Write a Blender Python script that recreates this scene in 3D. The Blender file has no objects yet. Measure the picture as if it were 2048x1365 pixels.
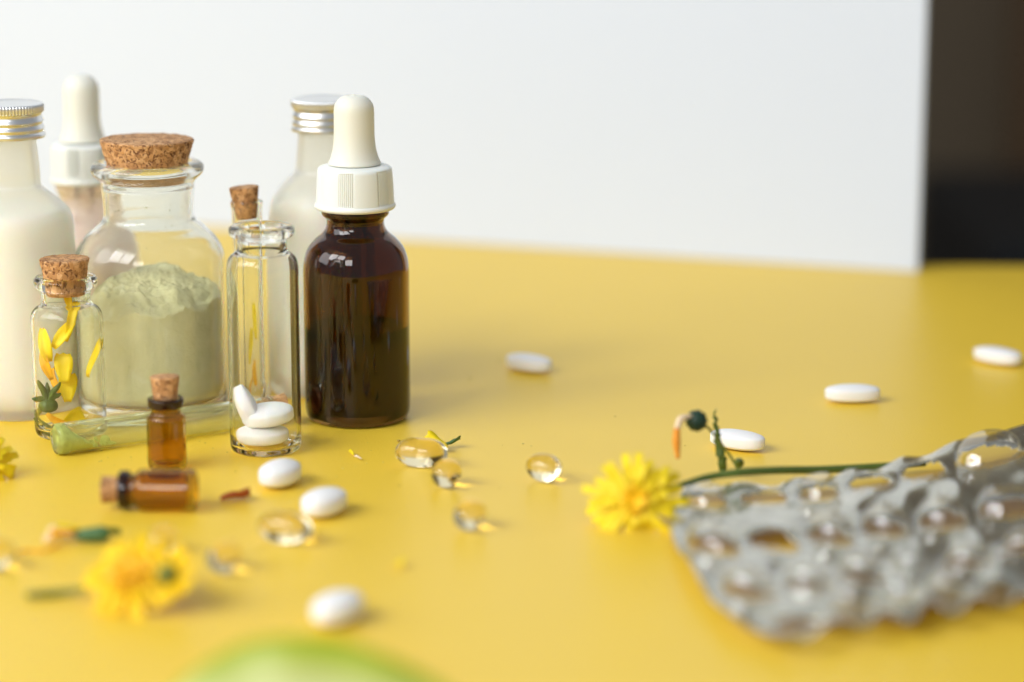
import bpy, bmesh, math, random
from mathutils import Vector, Matrix, noise, Quaternion
random.seed(7)
PI = math.pi
sc = bpy.context.scene
COL = sc.collection
# ------------------------------------------------------------------ camera
CAM_H = 0.213
PITCH = math.radians(12.7)
cd = bpy.data.cameras.new('camera')
cam = bpy.data.objects.new('camera', cd)
COL.objects.link(cam)
cam.location = (0, 0, CAM_H)
cam.rotation_euler = (PI / 2 - PITCH, 0, 0)
cd.sensor_width = 36.0
cd.lens = 36.0 * 5280 / 2048
cd.clip_start = 0.02
cd.clip_end = 60
cd.dof.use_dof = True
cd.dof.focus_distance = 0.828
cd.dof.aperture_fstop = 4.1
sc.camera = cam
# ------------------------------------------------------------------ render
sc.render.engine = 'CYCLES'
cy = sc.cycles
cy.max_bounces = 28; cy.transmission_bounces = 26; cy.glossy_bounces = 8
cy.diffuse_bounces = 5; cy.transparent_max_bounces = 12
cy.use_denoising = True
cy.caustics_reflective = True; cy.caustics_refractive = True
cy.blur_glossy = 0.0
cy.sample_clamp_indirect = 0
sc.view_settings.view_transform = 'Standard'
sc.view_settings.look = 'None'
sc.view_settings.exposure = 0.14
sc.view_settings.gamma = 1.0
# ------------------------------------------------------------------ light
w = bpy.data.worlds.new('World'); sc.world = w; w.use_nodes = True
bg = w.node_tree.nodes['Background']
bg.inputs[0].default_value = (0.86, 0.92, 1.0, 1)
bg.inputs[1].default_value = 0.31
TGT = Vector((0.0, 0.85, 0.0))


def lamp(name, loc, sx, sy, power, colr, target=TGT, spread=180):
    l = bpy.data.lights.new(name, 'AREA')
    l.shape = 'RECTANGLE'; l.size = sx; l.size_y = sy
    l.energy = power; l.color = colr; l.spread = math.radians(spread)
    o = bpy.data.objects.new(name, l); COL.objects.link(o)
    o.location = loc
    d = (Vector(target) - Vector(loc)).normalized()
    o.rotation_euler = d.to_track_quat('-Z', 'Y').to_euler()
    return o


# the room's window, front left: two panes beside each other with a glazing bar between
az = math.radians(42); el = math.radians(37); DW = 1.6
wc = TGT + Vector((-math.cos(az) * math.cos(el), -math.sin(az) * math.cos(el), math.sin(el))) * DW
side = Vector((math.sin(az), -math.cos(az), 0))
for s in (-1, 1):
    lamp('window_fill_light', wc + side * 0.235 * s, 0.42, 0.62, 8.2, (0.97, 0.98, 1.0), target=TGT + side * 0.235 * s)
# large fill lamp added at the left, for contrast in the foil and glass
lamp('window_fill_light', (-1.75, 0.45, 0.95), 0.9, 1.0, 10.0, (0.93, 0.96, 1.0))
# a farther window behind the camera: the soft light that shows as strips along the vials
lamp('window_fill_light', (-0.50, -1.05, 0.98), 0.55, 0.5, 7.5, (0.97, 0.98, 1.0))
# ------------------------------------------------------------------ placing helpers (photo pixel -> metres on the table)
FPX = 5280.0
FW = Vector((0, math.cos(PITCH), -math.sin(PITCH)))
UP = Vector((0, math.sin(PITCH), math.cos(PITCH)))


def ray(px, py):
    return FW + Vector((1, 0, 0)) * ((px - 1024) / FPX) + UP * ((682.5 - py) / FPX)


def G(px, py, z=0.0):
    d = ray(px, py)
    return Vector((0, 0, CAM_H)) + d * ((z - CAM_H) / d.z)


def A(px, py, Y):
    d = ray(px, py)
    return Vector((0, 0, CAM_H)) + d * (Y / d.y)


def prof(x0, Y, pts):
    """measured silhouette points -> (radius, height)"""
    out = []
    for py, px in pts:
        p = A(px, py, Y)
        out.append((abs(p.x - x0), p.z))
    return out


# ------------------------------------------------------------------ object helpers
def tag(o, label, cat=None, group=None, kind=None):
    if label: o['label'] = label
    if cat: o['category'] = cat
    if group: o['group'] = group
    if kind: o['kind'] = kind
    return o


def empty(name, loc, label, cat, group=None, rot=(0, 0, 0)):
    o = bpy.data.objects.new(name, None); COL.objects.link(o)
    o.empty_display_size = 0.01
    o.location = loc; o.rotation_euler = rot
    return tag(o, label, cat, group)


def link(name, me, parent=None, mat=None, smooth=True):
    o = bpy.data.objects.new(name, me); COL.objects.link(o)
    if mat is not None and not me.materials: me.materials.append(mat)
    if smooth:
        for p in me.polygons: p.use_smooth = True
    if parent is not None: o.parent = parent
    return o


def mesh(name, verts, faces):
    me = bpy.data.meshes.new(name)
    me.from_pydata([tuple(v) for v in verts], [], faces)
    me.update()
    return me


def spline(pts, n=5):
    """centripetal-ish Catmull-Rom through points; a point given as (r, z, 1) is a corner"""
    P = [Vector((p[0], p[1])) for p in pts]
    sharp = [len(p) > 2 and p[2] for p in pts]
    out = []
    for i in range(len(P) - 1):
        p1, p2 = P[i], P[i + 1]
        p0 = P[i - 1] if i > 0 and not sharp[i] else p1 * 2 - p2
        p3 = P[i + 2] if i + 2 < len(P) and not sharp[i + 1] else p2 * 2 - p1
        for k in range(n):
            t = k / n
            l = (p2 - p1).length + 1e-9
            m1 = (p2 - p0) * (l / ((p2 - p0).length + 1e-9)) * (1 if i > 0 and not sharp[i] else 1)
            m2 = (p3 - p1) * (l / ((p3 - p1).length + 1e-9))
            h00 = 2*t**3 - 3*t**2 + 1; h10 = t**3 - 2*t**2 + t
            h01 = -2*t**3 + 3*t**2; h11 = t**3 - t**2
            q = p1 * h00 + m1 * h10 + p2 * h01 + m2 * h11
            out.append((max(q.x, 0), q.y))
    out.append((P[-1].x, P[-1].y))
    return out


def lathe(name, pr, seg=96, fr=None):
    """revolve (r,z) list; r==0 ends are poles; fr(theta, r, z, i) -> (r, z)"""
    verts, rings, faces = [], [], []
    for i, (r, z) in enumerate(pr):
        if r < 1e-7:
            rings.append([len(verts)]); verts.append((0, 0, z))
        else:
            ring = []
            for k in range(seg):
                th = 2 * PI * k / seg
                rr, zz = (r, z) if fr is None else fr(th, r, z, i)
                ring.append(len(verts)); verts.append((rr * math.cos(th), rr * math.sin(th), zz))
            rings.append(ring)
    for a, b in zip(rings[:-1], rings[1:]):
        if len(a) == 1 and len(b) == 1: continue
        for k in range(seg):
            j = (k + 1) % seg
            if len(a) == 1: faces.append((a[0], b[j], b[k]))
            elif len(b) == 1: faces.append((a[k], a[j], b[0]))
            else: faces.append((a[k], a[j], b[j], b[k]))
    return mesh(name, verts, faces)


def glass_profile(outer, t, floor_t, lip=True, inner_base_r=None):
    """outer: list (r,z) from bottom corner up to the lip; gives a closed wall (outer up, over the lip, inner down)"""
    o = spline(outer, 5)
    base = [(0, o[0][1] + 0.0012), (o[0][0] * 0.55, o[0][1] + 0.0009), (o[0][0] * 0.86, o[0][1] + 0.0001)]
    inner = []
    zmin = o[0][1] + floor_t
    n = len(o)
    for i in range(n - 1, -1, -1):
        a = o[max(i - 1, 0)]; b = o[min(i + 1, n - 1)]
        dx, dz = b[0] - a[0], b[1] - a[1]
        l = math.hypot(dx, dz) + 1e-12
        r = o[i][0] - t * (dz / l); z = o[i][1] + t * (dx / l)
        if z < zmin: continue
        inner.append((r, z))
    return base, o, inner


def bottle_glass(name, outer, t, floor_t, bore=None, top_z=None):
    """hollow glass: outer silhouette + an inner wall at distance t; bore: inner radius held through neck and lip"""
    base, o, _ = glass_profile(outer, t, floor_t)
    zt = o[-1][1]
    inner = []
    zmin = o[0][1] + floor_t
    rmax = max(r for r, z in o)
    for r, z in reversed(o):
        if z < zmin + 0.0015: continue
        ri = r - t
        if bore is not None:
            zb = bore[1]
            if z > zb: ri = bore[0]
            else: ri = max(ri, bore[0]) if r > bore[0] + t else bore[0]
        inner.append((ri, z - (0 if z > zt - 1e-4 else 0)))
    # drop non-monotone z duplicates
    inn = []
    for r, z in inner:
        if inn and z > inn[-1][1] - 5e-5: continue
        inn.append((r, z))
    zi = inn[-1][1]; ri = inn[-1][0]
    inn += [(ri - 0.0003, zmin + 0.0006), (ri - 0.0014, zmin + 0.0001), (ri * 0.5, zmin + 0.0003), (0, zmin + 0.0006)]
    pr = base + o + [(inn[0][0] + 0.0003, zt + 0.00005)] + [(inn[0][0], zt - 0.0003)] + [p for p in inn if p[1] < zt - 0.0004]
    return lathe(name, pr), inn


# ------------------------------------------------------------------ materials
def mat_new(name):
    m = bpy.data.materials.new(name); m.use_nodes = True
    nt = m.node_tree
    return m, nt, nt.nodes['Principled BSDF']


def principled(name, col, rough=0.5, metal=0.0, trans=0.0, ior=1.45, spec=0.5, sss=0.0, coat=0.0, bump=None, var=0.0, var_scale=300.0, sssr=(1, .6, .4), sss_scale=0.002):
    m, nt, b = mat_new(name)
    b.inputs['Base Color'].default_value = (*col, 1)
    b.inputs['Roughness'].default_value = rough
    b.inputs['Metallic'].default_value = metal
    b.inputs['Transmission Weight'].default_value = trans
    b.inputs['IOR'].default_value = ior
    b.inputs['Specular IOR Level'].default_value = spec
    b.inputs['Coat Weight'].default_value = coat
    if sss:
        b.inputs['Subsurface Weight'].default_value = sss
        b.inputs['Subsurface Radius'].default_value = sssr
        b.inputs['Subsurface Scale'].default_value = sss_scale
    tc = nt.nodes.new('ShaderNodeTexCoord')
    if var:
        n = nt.nodes.new('ShaderNodeTexNoise'); n.inputs['Scale'].default_value = var_scale; n.inputs['Detail'].default_value = 5
        mx = nt.nodes.new('ShaderNodeMix'); mx.data_type = 'RGBA'
        mx.inputs[6].default_value = (*[c * (1 - var) for c in col], 1)
        mx.inputs[7].default_value = (*[min(c * (1 + var), 1) for c in col], 1)
        nt.links.new(tc.outputs['Object'], n.inputs['Vector'])
        nt.links.new(n.outputs['Fac'], mx.inputs[0])
        nt.links.new(mx.outputs[2], b.inputs['Base Color'])
    if bump:
        n = nt.nodes.new('ShaderNodeTexNoise'); n.inputs['Scale'].default_value = bump[0]; n.inputs['Detail'].default_value = 4
        bp = nt.nodes.new('ShaderNodeBump'); bp.inputs['Strength'].default_value = bump[1]; bp.inputs['Distance'].default_value = bump[2]
        nt.links.new(tc.outputs['Object'], n.inputs['Vector'])
        nt.links.new(n.outputs['Fac'], bp.inputs['Height'])
        nt.links.new(bp.outputs['Normal'], b.inputs['Normal'])
    return m


M = {}


def glass(name, tint, rough=0.0, ior=1.47, straight=0.55, milky=0.0, milk=(1, 1, 1), gloss=1.0):
    """glass wall: Fresnel reflection over a blend of bent and straight transmission, optionally with a scattering frost"""
    m = bpy.data.materials.new(name); m.use_nodes = True
    nt = m.node_tree; N = nt.nodes; L = nt.links
    N.remove(N['Principled BSDF']); out = N['Material Output']
    fr = N.new('ShaderNodeFresnel'); fr.inputs[0].default_value = ior
    if straight == 1.0:      # thin sheet: both faces reflect alike, nothing is trapped inside
        ge = N.new('ShaderNodeNewGeometry'); mr = N.new('ShaderNodeMapRange')
        mr.inputs['To Min'].default_value = ior; mr.inputs['To Max'].default_value = 1 / ior
        L.new(ge.outputs['Backfacing'], mr.inputs['Value']); L.new(mr.outputs[0], fr.inputs[0])
    gl = N.new('ShaderNodeBsdfGlossy'); gl.inputs['Roughness'].default_value = rough; gl.inputs['Color'].default_value = (gloss, gloss, gloss, 1)
    rf = N.new('ShaderNodeBsdfRefraction'); rf.inputs['IOR'].default_value = ior; rf.inputs['Roughness'].default_value = rough; rf.inputs['Color'].default_value = (*tint, 1)
    tr = N.new('ShaderNodeBsdfTransparent'); tr.inputs['Color'].default_value = (*tint, 1)
    m1 = N.new('ShaderNodeMixShader'); m1.inputs[0].default_value = straight
    L.new(rf.outputs[0], m1.inputs[1]); L.new(tr.outputs[0], m1.inputs[2])
    last = m1
    if milky:
        df = N.new('ShaderNodeBsdfTranslucent'); df.inputs[0].default_value = (*milk, 1)
        d2 = N.new('ShaderNodeBsdfDiffuse'); d2.inputs[0].default_value = (*milk, 1)
        m3 = N.new('ShaderNodeMixShader'); m3.inputs[0].default_value = 0.5
        L.new(df.outputs[0], m3.inputs[1]); L.new(d2.outputs[0], m3.inputs[2])
        m2 = N.new('ShaderNodeMixShader'); m2.inputs[0].default_value = milky
        L.new(m1.outputs[0], m2.inputs[1]); L.new(m3.outputs[0], m2.inputs[2]); last = m2
    mx = N.new('ShaderNodeMixShader')
    L.new(fr.outputs[0], mx.inputs[0]); L.new(last.outputs[0], mx.inputs[1]); L.new(gl.outputs[0], mx.inputs[2])
    L.new(mx.outputs[0], out.inputs['Surface'])
    return m


M['table'] = principled('yellow_table_paint', (0.865, 0.583, 0.048), rough=0.38, spec=0.40, bump=(1300, 0.2, 0.0006), var=0.03, var_scale=14)
M['table_edge'] = principled('table_edge', (0.70, 0.50, 0.07), rough=0.5)
M['board'] = principled('white_card', (0.68, 0.745, 0.87), rough=0.75, spec=0.25, bump=(500, 0.05, 0.0005), var=0.012, var_scale=6)
M['clear'] = principled('clear_glass', (0.985, 0.99, 0.97), rough=0.0, trans=1.0, ior=1.36)
M['jar_glass'] = principled('jar_glass', (0.975, 0.98, 0.93), rough=0.0, trans=0.94, ior=1.38)
M['amber_ring'] = principled('dark_neck_ring', (0.05, 0.016, 0.008), rough=0.05, trans=0.6, ior=1.5)
M['crumb'] = principled('powder_crumb', (0.50, 0.42, 0.14), rough=0.9)
M['dusty'] = glass('dusty_tube_glass', (0.97, 0.98, 0.90), ior=1.42, straight=0.0, milky=0.14, milk=(.80, .84, .50))
M['amber'] = principled('amber_glass', (0.66, 0.43, 0.030), rough=0.0, trans=1.0, ior=1.5)
M['amber_dark'] = principled('dark_amber_glass', (0.21, 0.095, 0.034), rough=0.0, trans=1.0, ior=1.5)
M['frost'] = glass('frosted_glass', (0.98, 0.975, 0.94), rough=0.3, ior=1.3, straight=0.0, milky=0.18, milk=(.97, .96, .92))
M['frost_pink'] = glass('pink_frosted_glass', (0.98, 0.93, 0.88), rough=0.3, ior=1.3, straight=0.0, milky=0.30, milk=(.97, .90, .85))
M['cream_liquid'] = principled('cream_liquid', (0.95, 0.945, 0.88), rough=0.45, sss=0.6, sss_scale=0.006)
M['pink_liquid'] = principled('pink_liquid', (0.97, 0.86, 0.78), rough=0.3, sss=0.6, sss_scale=0.006)
M['dark_liquid'] = principled('dark_liquid', (0.38, 0.24, 0.14), rough=0.0, trans=1.0, ior=1.36)
M['rubber'] = principled('cream_rubber', (0.79, 0.78, 0.68), rough=0.55, sss=0.25, sss_scale=0.002, bump=(900, 0.1, 0.0004))
M['cap_white'] = principled('white_plastic', (0.83, 0.85, 0.80), rough=0.4, sss=0.15, sss_scale=0.001)
M['alu'] = principled('aluminium_cap', (0.80, 0.80, 0.79), rough=0.33, metal=1.0, bump=(700, 0.12, 0.0003))
M['tablet'] = principled('white_tablet', (0.87, 0.86, 0.84), rough=0.42, sss=0.3, sss_scale=0.0015, bump=(1600, 0.35, 0.0003))
M['gel'] = principled('golden_gel', (0.97, 0.88, 0.62), rough=0.03, trans=1.0, ior=1.45)
M['petal'] = principled('yellow_petal', (0.97, 0.665, 0.003), rough=0.55, sss=0.2, sss_scale=0.001, var=0.12, var_scale=250)
M['petal_deep'] = principled('orange_yellow_petal', (0.90, 0.45, 0.002), rough=0.55, var=0.15, var_scale=250)
M['petal_orange'] = principled('orange_petal', (0.82, 0.30, 0.02), rough=0.6, var=0.2, var_scale=300)
M['petal_cream'] = principled('cream_petal', (0.86, 0.66, 0.42), rough=0.6, sss=0.2, sss_scale=0.001)
M['petal_gold'] = principled('golden_petal', (0.95, 0.59, 0.002), rough=0.6, var=0.12, var_scale=250)
M['heart'] = principled('flower_heart', (0.94, 0.55, 0.003), rough=0.6, var=0.1, var_scale=300)
M['green'] = principled('stem_green', (0.085, 0.13, 0.018), rough=0.5, var=0.3, var_scale=350, bump=(700, 0.4, 0.0004))
M['dark_green'] = principled('bud_green', (0.012, 0.04, 0.02), rough=0.55, var=0.3, var_scale=400)
M['mid_green'] = principled('leaf_green', (0.065, 0.15, 0.05), rough=0.5, var=0.3, var_scale=400)
M['olive'] = principled('olive_green', (0.17, 0.19, 0.03), rough=0.55, var=0.25, var_scale=400)
M['red_petal'] = principled('dried_red_petal', (0.36, 0.075, 0.02), rough=0.7, var=0.3, var_scale=500)
M['powder_tube'] = principled('green_powder', (0.56, 0.62, 0.16), rough=0.9, var=0.25, var_scale=900, bump=(1400, 0.6, 0.0006))
M['dark_wood'] = principled('brown_wall', (0.19, 0.14, 0.085), rough=0.7, var=0.2, var_scale=2)
M['wood_trim'] = principled('wood_trim', (0.16, 0.085, 0.035), rough=0.6, var=0.2, var_scale=5)
M['floor'] = principled('floor_dark', (0.05, 0.04, 0.03), rough=0.5, var=0.2, var_scale=4)
M['black'] = principled('black_furniture', (0.008, 0.010, 0.012), rough=0.6)
M['speck'] = principled('dark_speck', (0.40, 0.27, 0.05), rough=0.8)


def cork_material():
    m, nt, b = mat_new('cork')
    N = nt.nodes; L = nt.links
    tc = N.new('ShaderNodeTexCoord')
    v = N.new('ShaderNodeTexVoronoi'); v.inputs['Scale'].default_value = 620; v.inputs['Randomness'].default_value = 1
    n0 = N.new('ShaderNodeTexNoise'); n0.inputs['Scale'].default_value = 420; n0.inputs['Detail'].default_value = 4
    mp = N.new('ShaderNodeMixRGB'); mp.blend_type = 'ADD'; mp.inputs[0].default_value = 0.0022
    L.new(tc.outputs['Object'], n0.inputs['Vector'])
    L.new(tc.outputs['Object'], mp.inputs[1]); L.new(n0.outputs['Color'], mp.inputs[2])
    L.new(mp.outputs[0], v.inputs['Vector'])
    cr = N.new('ShaderNodeValToRGB')
    cr.color_ramp.elements[0].color = (0.42, 0.20, 0.075, 1)
    cr.color_ramp.elements[1].color = (0.72, 0.42, 0.20, 1)
    e = cr.color_ramp.elements.new(0.5); e.color = (0.60, 0.31, 0.12, 1)
    sep = N.new('ShaderNodeSeparateColor')
    L.new(v.outputs['Color'], sep.inputs[0]); L.new(sep.outputs[0], cr.inputs[0])
    n1 = N.new('ShaderNodeTexNoise'); n1.inputs['Scale'].default_value = 800; n1.inputs['Detail'].default_value = 6; n1.inputs['Distortion'].default_value = 1.2
    L.new(tc.outputs['Object'], n1.inputs['Vector'])
    r2 = N.new('ShaderNodeValToRGB')
    r2.color_ramp.elements[0].position = 0.35; r2.color_ramp.elements[0].color = (0.22, 0.10, 0.05, 1)
    r2.color_ramp.elements[1].position = 0.47; r2.color_ramp.elements[1].color = (1, 1, 1, 1)
    L.new(n1.outputs['Fac'], r2.inputs[0])
    mx = N.new('ShaderNodeMixRGB'); mx.blend_type = 'MULTIPLY'; mx.inputs[0].default_value = 0.9
    L.new(cr.outputs[0], mx.inputs[1]); L.new(r2.outputs[0], mx.inputs[2])
    L.new(mx.outputs[0], b.inputs['Base Color'])
    b.inputs['Roughness'].default_value = 0.8
    bp = N.new('ShaderNodeBump'); bp.inputs['Strength'].default_value = 0.8; bp.inputs['Distance'].default_value = 0.0005
    L.new(r2.outputs[0], bp.inputs['Height']); L.new(bp.outputs['Normal'], b.inputs['Normal'])
    return m


M['cork'] = cork_material()


def powder_material():
    m, nt, b = mat_new('sage_powder')
    N = nt.nodes; L = nt.links
    tc = N.new('ShaderNodeTexCoord')
    n = N.new('ShaderNodeTexNoise'); n.inputs['Scale'].default_value = 130; n.inputs['Detail'].default_value = 9; n.inputs['Roughness'].default_value = 0.7
    L.new(tc.outputs['Object'], n.inputs['Vector'])
    cr = N.new('ShaderNodeValToRGB')
    cr.color_ramp.elements[0].position = 0.3; cr.color_ramp.elements[0].color = (0.54, 0.53, 0.30, 1)
    cr.color_ramp.elements[1].position = 0.7; cr.color_ramp.elements[1].color = (0.70, 0.685, 0.42, 1)
    L.new(n.outputs['Fac'], cr.inputs[0]); L.new(cr.outputs[0], b.inputs['Base Color'])
    b.inputs['Roughness'].default_value = 0.95; b.inputs['Specular IOR Level'].default_value = 0.1
    n2 = N.new('ShaderNodeTexNoise'); n2.inputs['Scale'].default_value = 900; n2.inputs['Detail'].default_value = 6
    L.new(tc.outputs['Object'], n2.inputs['Vector'])
    bp = N.new('ShaderNodeBump'); bp.inputs['Strength'].default_value = 0.6; bp.inputs['Distance'].default_value = 0.0005
    L.new(n2.outputs['Fac'], bp.inputs['Height']); L.new(bp.outputs['Normal'], b.inputs['Normal'])
    return m


M['powder'] = powder_material()


def foil_material():
    m, nt, b = mat_new('blister_foil')
    N = nt.nodes; L = nt.links
    b.inputs['Base Color'].default_value = (0.58, 0.555, 0.46, 1)
    b.inputs['Metallic'].default_value = 0.85
    b.inputs['Roughness'].default_value = 0.2
    tc = N.new('ShaderNodeTexCoord')
    n = N.new('ShaderNodeTexNoise'); n.inputs['Scale'].default_value = 60; n.inputs['Detail'].default_value = 2; n.inputs['Distortion'].default_value = 0.5
    L.new(tc.outputs['Object'], n.inputs['Vector'])
    bp = N.new('ShaderNodeBump'); bp.inputs['Strength'].default_value = 0.35; bp.inputs['Distance'].default_value = 0.003
    L.new(n.outputs['Fac'], bp.inputs['Height']); L.new(bp.outputs['Normal'], b.inputs['Normal'])
    return m


M['foil'] = foil_material()
M['pvc_dome'] = glass('clear_pocket', (0.95, 0.95, 0.93), rough=0.09, ior=2.3, straight=1.0, milky=0.02, milk=(.80, .79, .74))
M['pvc'] = glass('clear_plastic', (0.95, 0.95, 0.93), rough=0.14, ior=1.6, straight=1.0, milky=0.03, milk=(.80, .79, .74))


# ------------------------------------------------------------------ setting
def box(name, x0, x1, y0, y1, z0, z1, mat, parent=None, bevel=0.0):
    bm = bmesh.new()
    bmesh.ops.create_cube(bm, size=1)
    for v in bm.verts:
        v.co = Vector(((x0 + x1) / 2 + v.co.x * (x1 - x0), (y0 + y1) / 2 + v.co.y * (y1 - y0), (z0 + z1) / 2 + v.co.z * (z1 - z0)))
    if bevel:
        bmesh.ops.bevel(bm, geom=list(bm.edges), offset=bevel, segments=3, profile=0.5, affect='EDGES')
    me = bpy.data.meshes.new(name); bm.to_mesh(me); bm.free()
    return link(name, me, parent, mat, smooth=False)


# table: outline of the yellow top, 24 mm thick
e1 = G(1835, 529); e2 = G(2048, 531)
ed = (e2 - e1).normalized()
c1 = e1 - ed * 0.03; c2 = e1 + ed * 0.9
outline = [Vector((-1.3, 0.05, 0)), Vector((1.05, 0.05, 0)), c2, c1, Vector((-0.2, 1.42, 0)), Vector((-1.3, 1.75, 0))]
tb = empty('table', (0, 0.9, 0), 'yellow painted table under all the bottles, pills and flowers', 'table')
bm = bmesh.new()
vs = [bm.verts.new((p.x, p.y - 0.9, 0)) for p in outline]
f = bm.faces.new(vs)
r = bmesh.ops.extrude_face_region(bm, geom=[f])
for v in r['geom']:
    if isinstance(v, bmesh.types.BMVert): v.co.z = -0.024
bmesh.ops.recalc_face_normals(bm, faces=bm.faces)
bmesh.ops.bevel(bm, geom=[e for e in bm.edges if all(abs(v.co.z) < 1e-6 for v in e.verts)], offset=0.0015, segments=2, affect='EDGES')
me = bpy.data.meshes.new('tabletop'); bm.to_mesh(me); bm.free()
link('tabletop', me, tb, M['table'], smooth=False)
for lx, ly in ((-1.1, 0.2), (0.9, 0.2), (0.9, 0.95), (-1.1, 1.5)):
    box('table_leg', lx - .025, lx + .025, ly - .925, ly - .875, -0.75, -0.0245, M['table_edge'], tb)

# the white card standing on the table
b1 = G(430, 456); b2 = G(1834, 545)
bd = (b2 - b1); bd.z = 0; bd.normalize()
bn = Vector((bd.y, -bd.x, 0))  # towards camera
if bn.y > 0: bn = -bn
ba = b1 - bd * 0.42; bb = b2
TH = 0.005; HB = 0.62
vs = []
for base in (ba, bb):
    for q in (base, base - bn * TH):
        vs.append((q.x, q.y, 0.0002)); vs.append((q.x, q.y, HB))
# order: ba front lo, hi, ba back lo, hi, bb front lo, hi, bb back lo, hi
fc = [(0, 4, 5, 1), (4, 6, 7, 5), (6, 2, 3, 7), (2, 0, 1, 3), (1, 5, 7, 3), (0, 2, 6, 4)]
bo = link('backdrop_board', mesh('backdrop_board', vs, fc), None, M['board'], smooth=False)
tag(bo, 'plain white card board standing upright on the yellow table behind the bottles', 'board')

wl = box('wall', -3.5, 3.5, 3.4, 3.5, -0.75, 1.9, M['dark_wood']); wl['kind'] = 'structure'
fl = box('floor', -3.5, 3.5, -1.5, 3.395, -0.80, -0.752, M['floor']); fl['kind'] = 'structure'
dp = A(2040, 200, 3.37)
tr = box('door_frame', dp.x, dp.x + 0.12, 3.34, 3.399, -0.75, 1.5, M['wood_trim'])
tag(tr, 'brown wooden door frame on the dim wall at the right edge', 'door frame')
kx = A(1898, 400, 2.2).x; kz = A(1950, 335, 2.4).z
ct = empty('cabinet', (kx + 0.4, 2.2, -0.75), 'low black cabinet in the dark beyond the table', 'cabinet')
box('body', -0.4, 0.5, -0.2, 0.2, 0.06, kz + 0.75, M['black'], ct, bevel=0.012)
for dx in (-0.37, 0.08):
    d_ = box('door', dx, dx + 0.42, -0.222, -0.202, 0.09, kz + 0.72, M['black'], ct, bevel=0.004)
for dx, dy in ((-0.36, -.16), (0.46, -.16), (-0.36, .16), (0.46, .16)):
    box('foot', dx - .02, dx + .02, dy - .02, dy + .02, 0.0, 0.062, M['black'], ct)


# ------------------------------------------------------------------ cork builder
def cork(parent, r_top, r_bot, z_top, z_bot, tilt=(0, 0), seed=0, name='cork'):
    h = z_top - z_bot
    n = 14
    pr = [(0, 0), (r_bot * 0.5, 0), (r_bot * 0.93, 0)]
    for i in range(n + 1):
        t = i / n
        pr.append((r_bot + (r_top - r_bot) * t, h * (0.02 + 0.96 * t)))
    pr += [(r_top * 0.965, h), (r_top * 0.7, h), (r_top * 0.35, h), (0, h)]
    amp = r_top * 0.022

    def fr(th, r, z, i):
        p = Vector((r * math.cos(th), r * math.sin(th), z)) * 900 + Vector((seed * 7.1, 0, 0))
        d = noise.noise(p * 0.6) * amp + noise.noise(p * 1.7) * amp * 0.6
        pit = max(0, noise.noise(p * 1.1 + Vector((9, 9, 9))) - 0.32) * amp * 5
        return r + d - pit, z + (noise.noise(p * 0.5 + Vector((3, 4, 5))) * amp * 0.6 - pit * .4 if i > n + 3 else 0)
    me = lathe('cork', pr, 120, fr)
    o = link(name, me, parent, M['cork'])
    o.location = (0, 0, z_bot)
    o.rotation_euler = (tilt[0], tilt[1], seed)
    return o


# ------------------------------------------------------------------ screw-cap bottles (left and rear)
def alu_cap(parent, rc, z0, z1):
    h = z1 - z0
    P = [(rc * 0.80, 0), (rc * 0.97, 0.0002), (rc * 1.03, h * 0.035), (rc * 1.035, h * 0.14), (rc * 0.985, h * 0.19),
         (rc * 0.99, h * 0.22), (rc * 1.01, h * .30), (rc * .955, h * .40), (rc * 0.96, h * 0.44), (rc * 1.0, h * 0.50),
         (rc * .955, h * 0.60), (rc * 0.94, h * 0.68), (rc * 0.99, h * 0.74), (rc * 1.0, h * 0.78), (rc * 1.005, h * 0.94),
         (rc * 0.97, h * 0.99), (rc * 0.90, h * 1.0), (rc * 0.88, h * 0.985), (rc * 0.5, h * .983), (0, h * .983)]
    pr = spline(P, 4)

    def fr(th, r, z, i):
        if h * 0.76 < z < h * 0.97 and r > rc * .93:
            return r + rc * 0.018 * math.cos(th * 64), z
        if h * .3 < z < h * .7:
            return r, z + h * 0.02 * math.sin(th)
        return r, z
    c = link('cap', lathe('cap', pr, 384, fr), parent, M['alu'])
    c.location.z = z0
    return c


def screw_bottle(x0, Y, edge_pts, cap_pts, r_body, liquid_z, label, mg, ml):
    o = empty('bottle', (x0, Y, 0), label, 'bottle', 'frosted bottles with aluminium screw caps')
    body = prof(x0, Y, edge_pts)
    body = [(r_body * 0.93, 0.0), (r_body * 0.985, 0.0008), (r_body, 0.003), (r_body, 0.03)] + [(min(r, r_body), z) for r, z in body]
    me, inn = bottle_glass('glass_body', body, 0.0017, 0.003)
    link('glass_body', me, o, mg)
    inn2 = [(r + 0.00025 if r > 0 else 0, z - (0.0003 if r < 0.001 else 0)) for r, z in inn if z <= liquid_z]
    if inn2:
        rr = inn2[0][0]
        lp = [(0, liquid_z), (rr * 0.9, liquid_z), (rr, liquid_z + 0.0002)] + inn2
        lp.reverse()
        link('liquid', lathe('liquid', lp), o, ml)
    zc = prof(x0, Y, cap_pts)
    alu_cap(o, zc[0][0], zc[1][1], zc[0][1])
    return o


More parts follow.
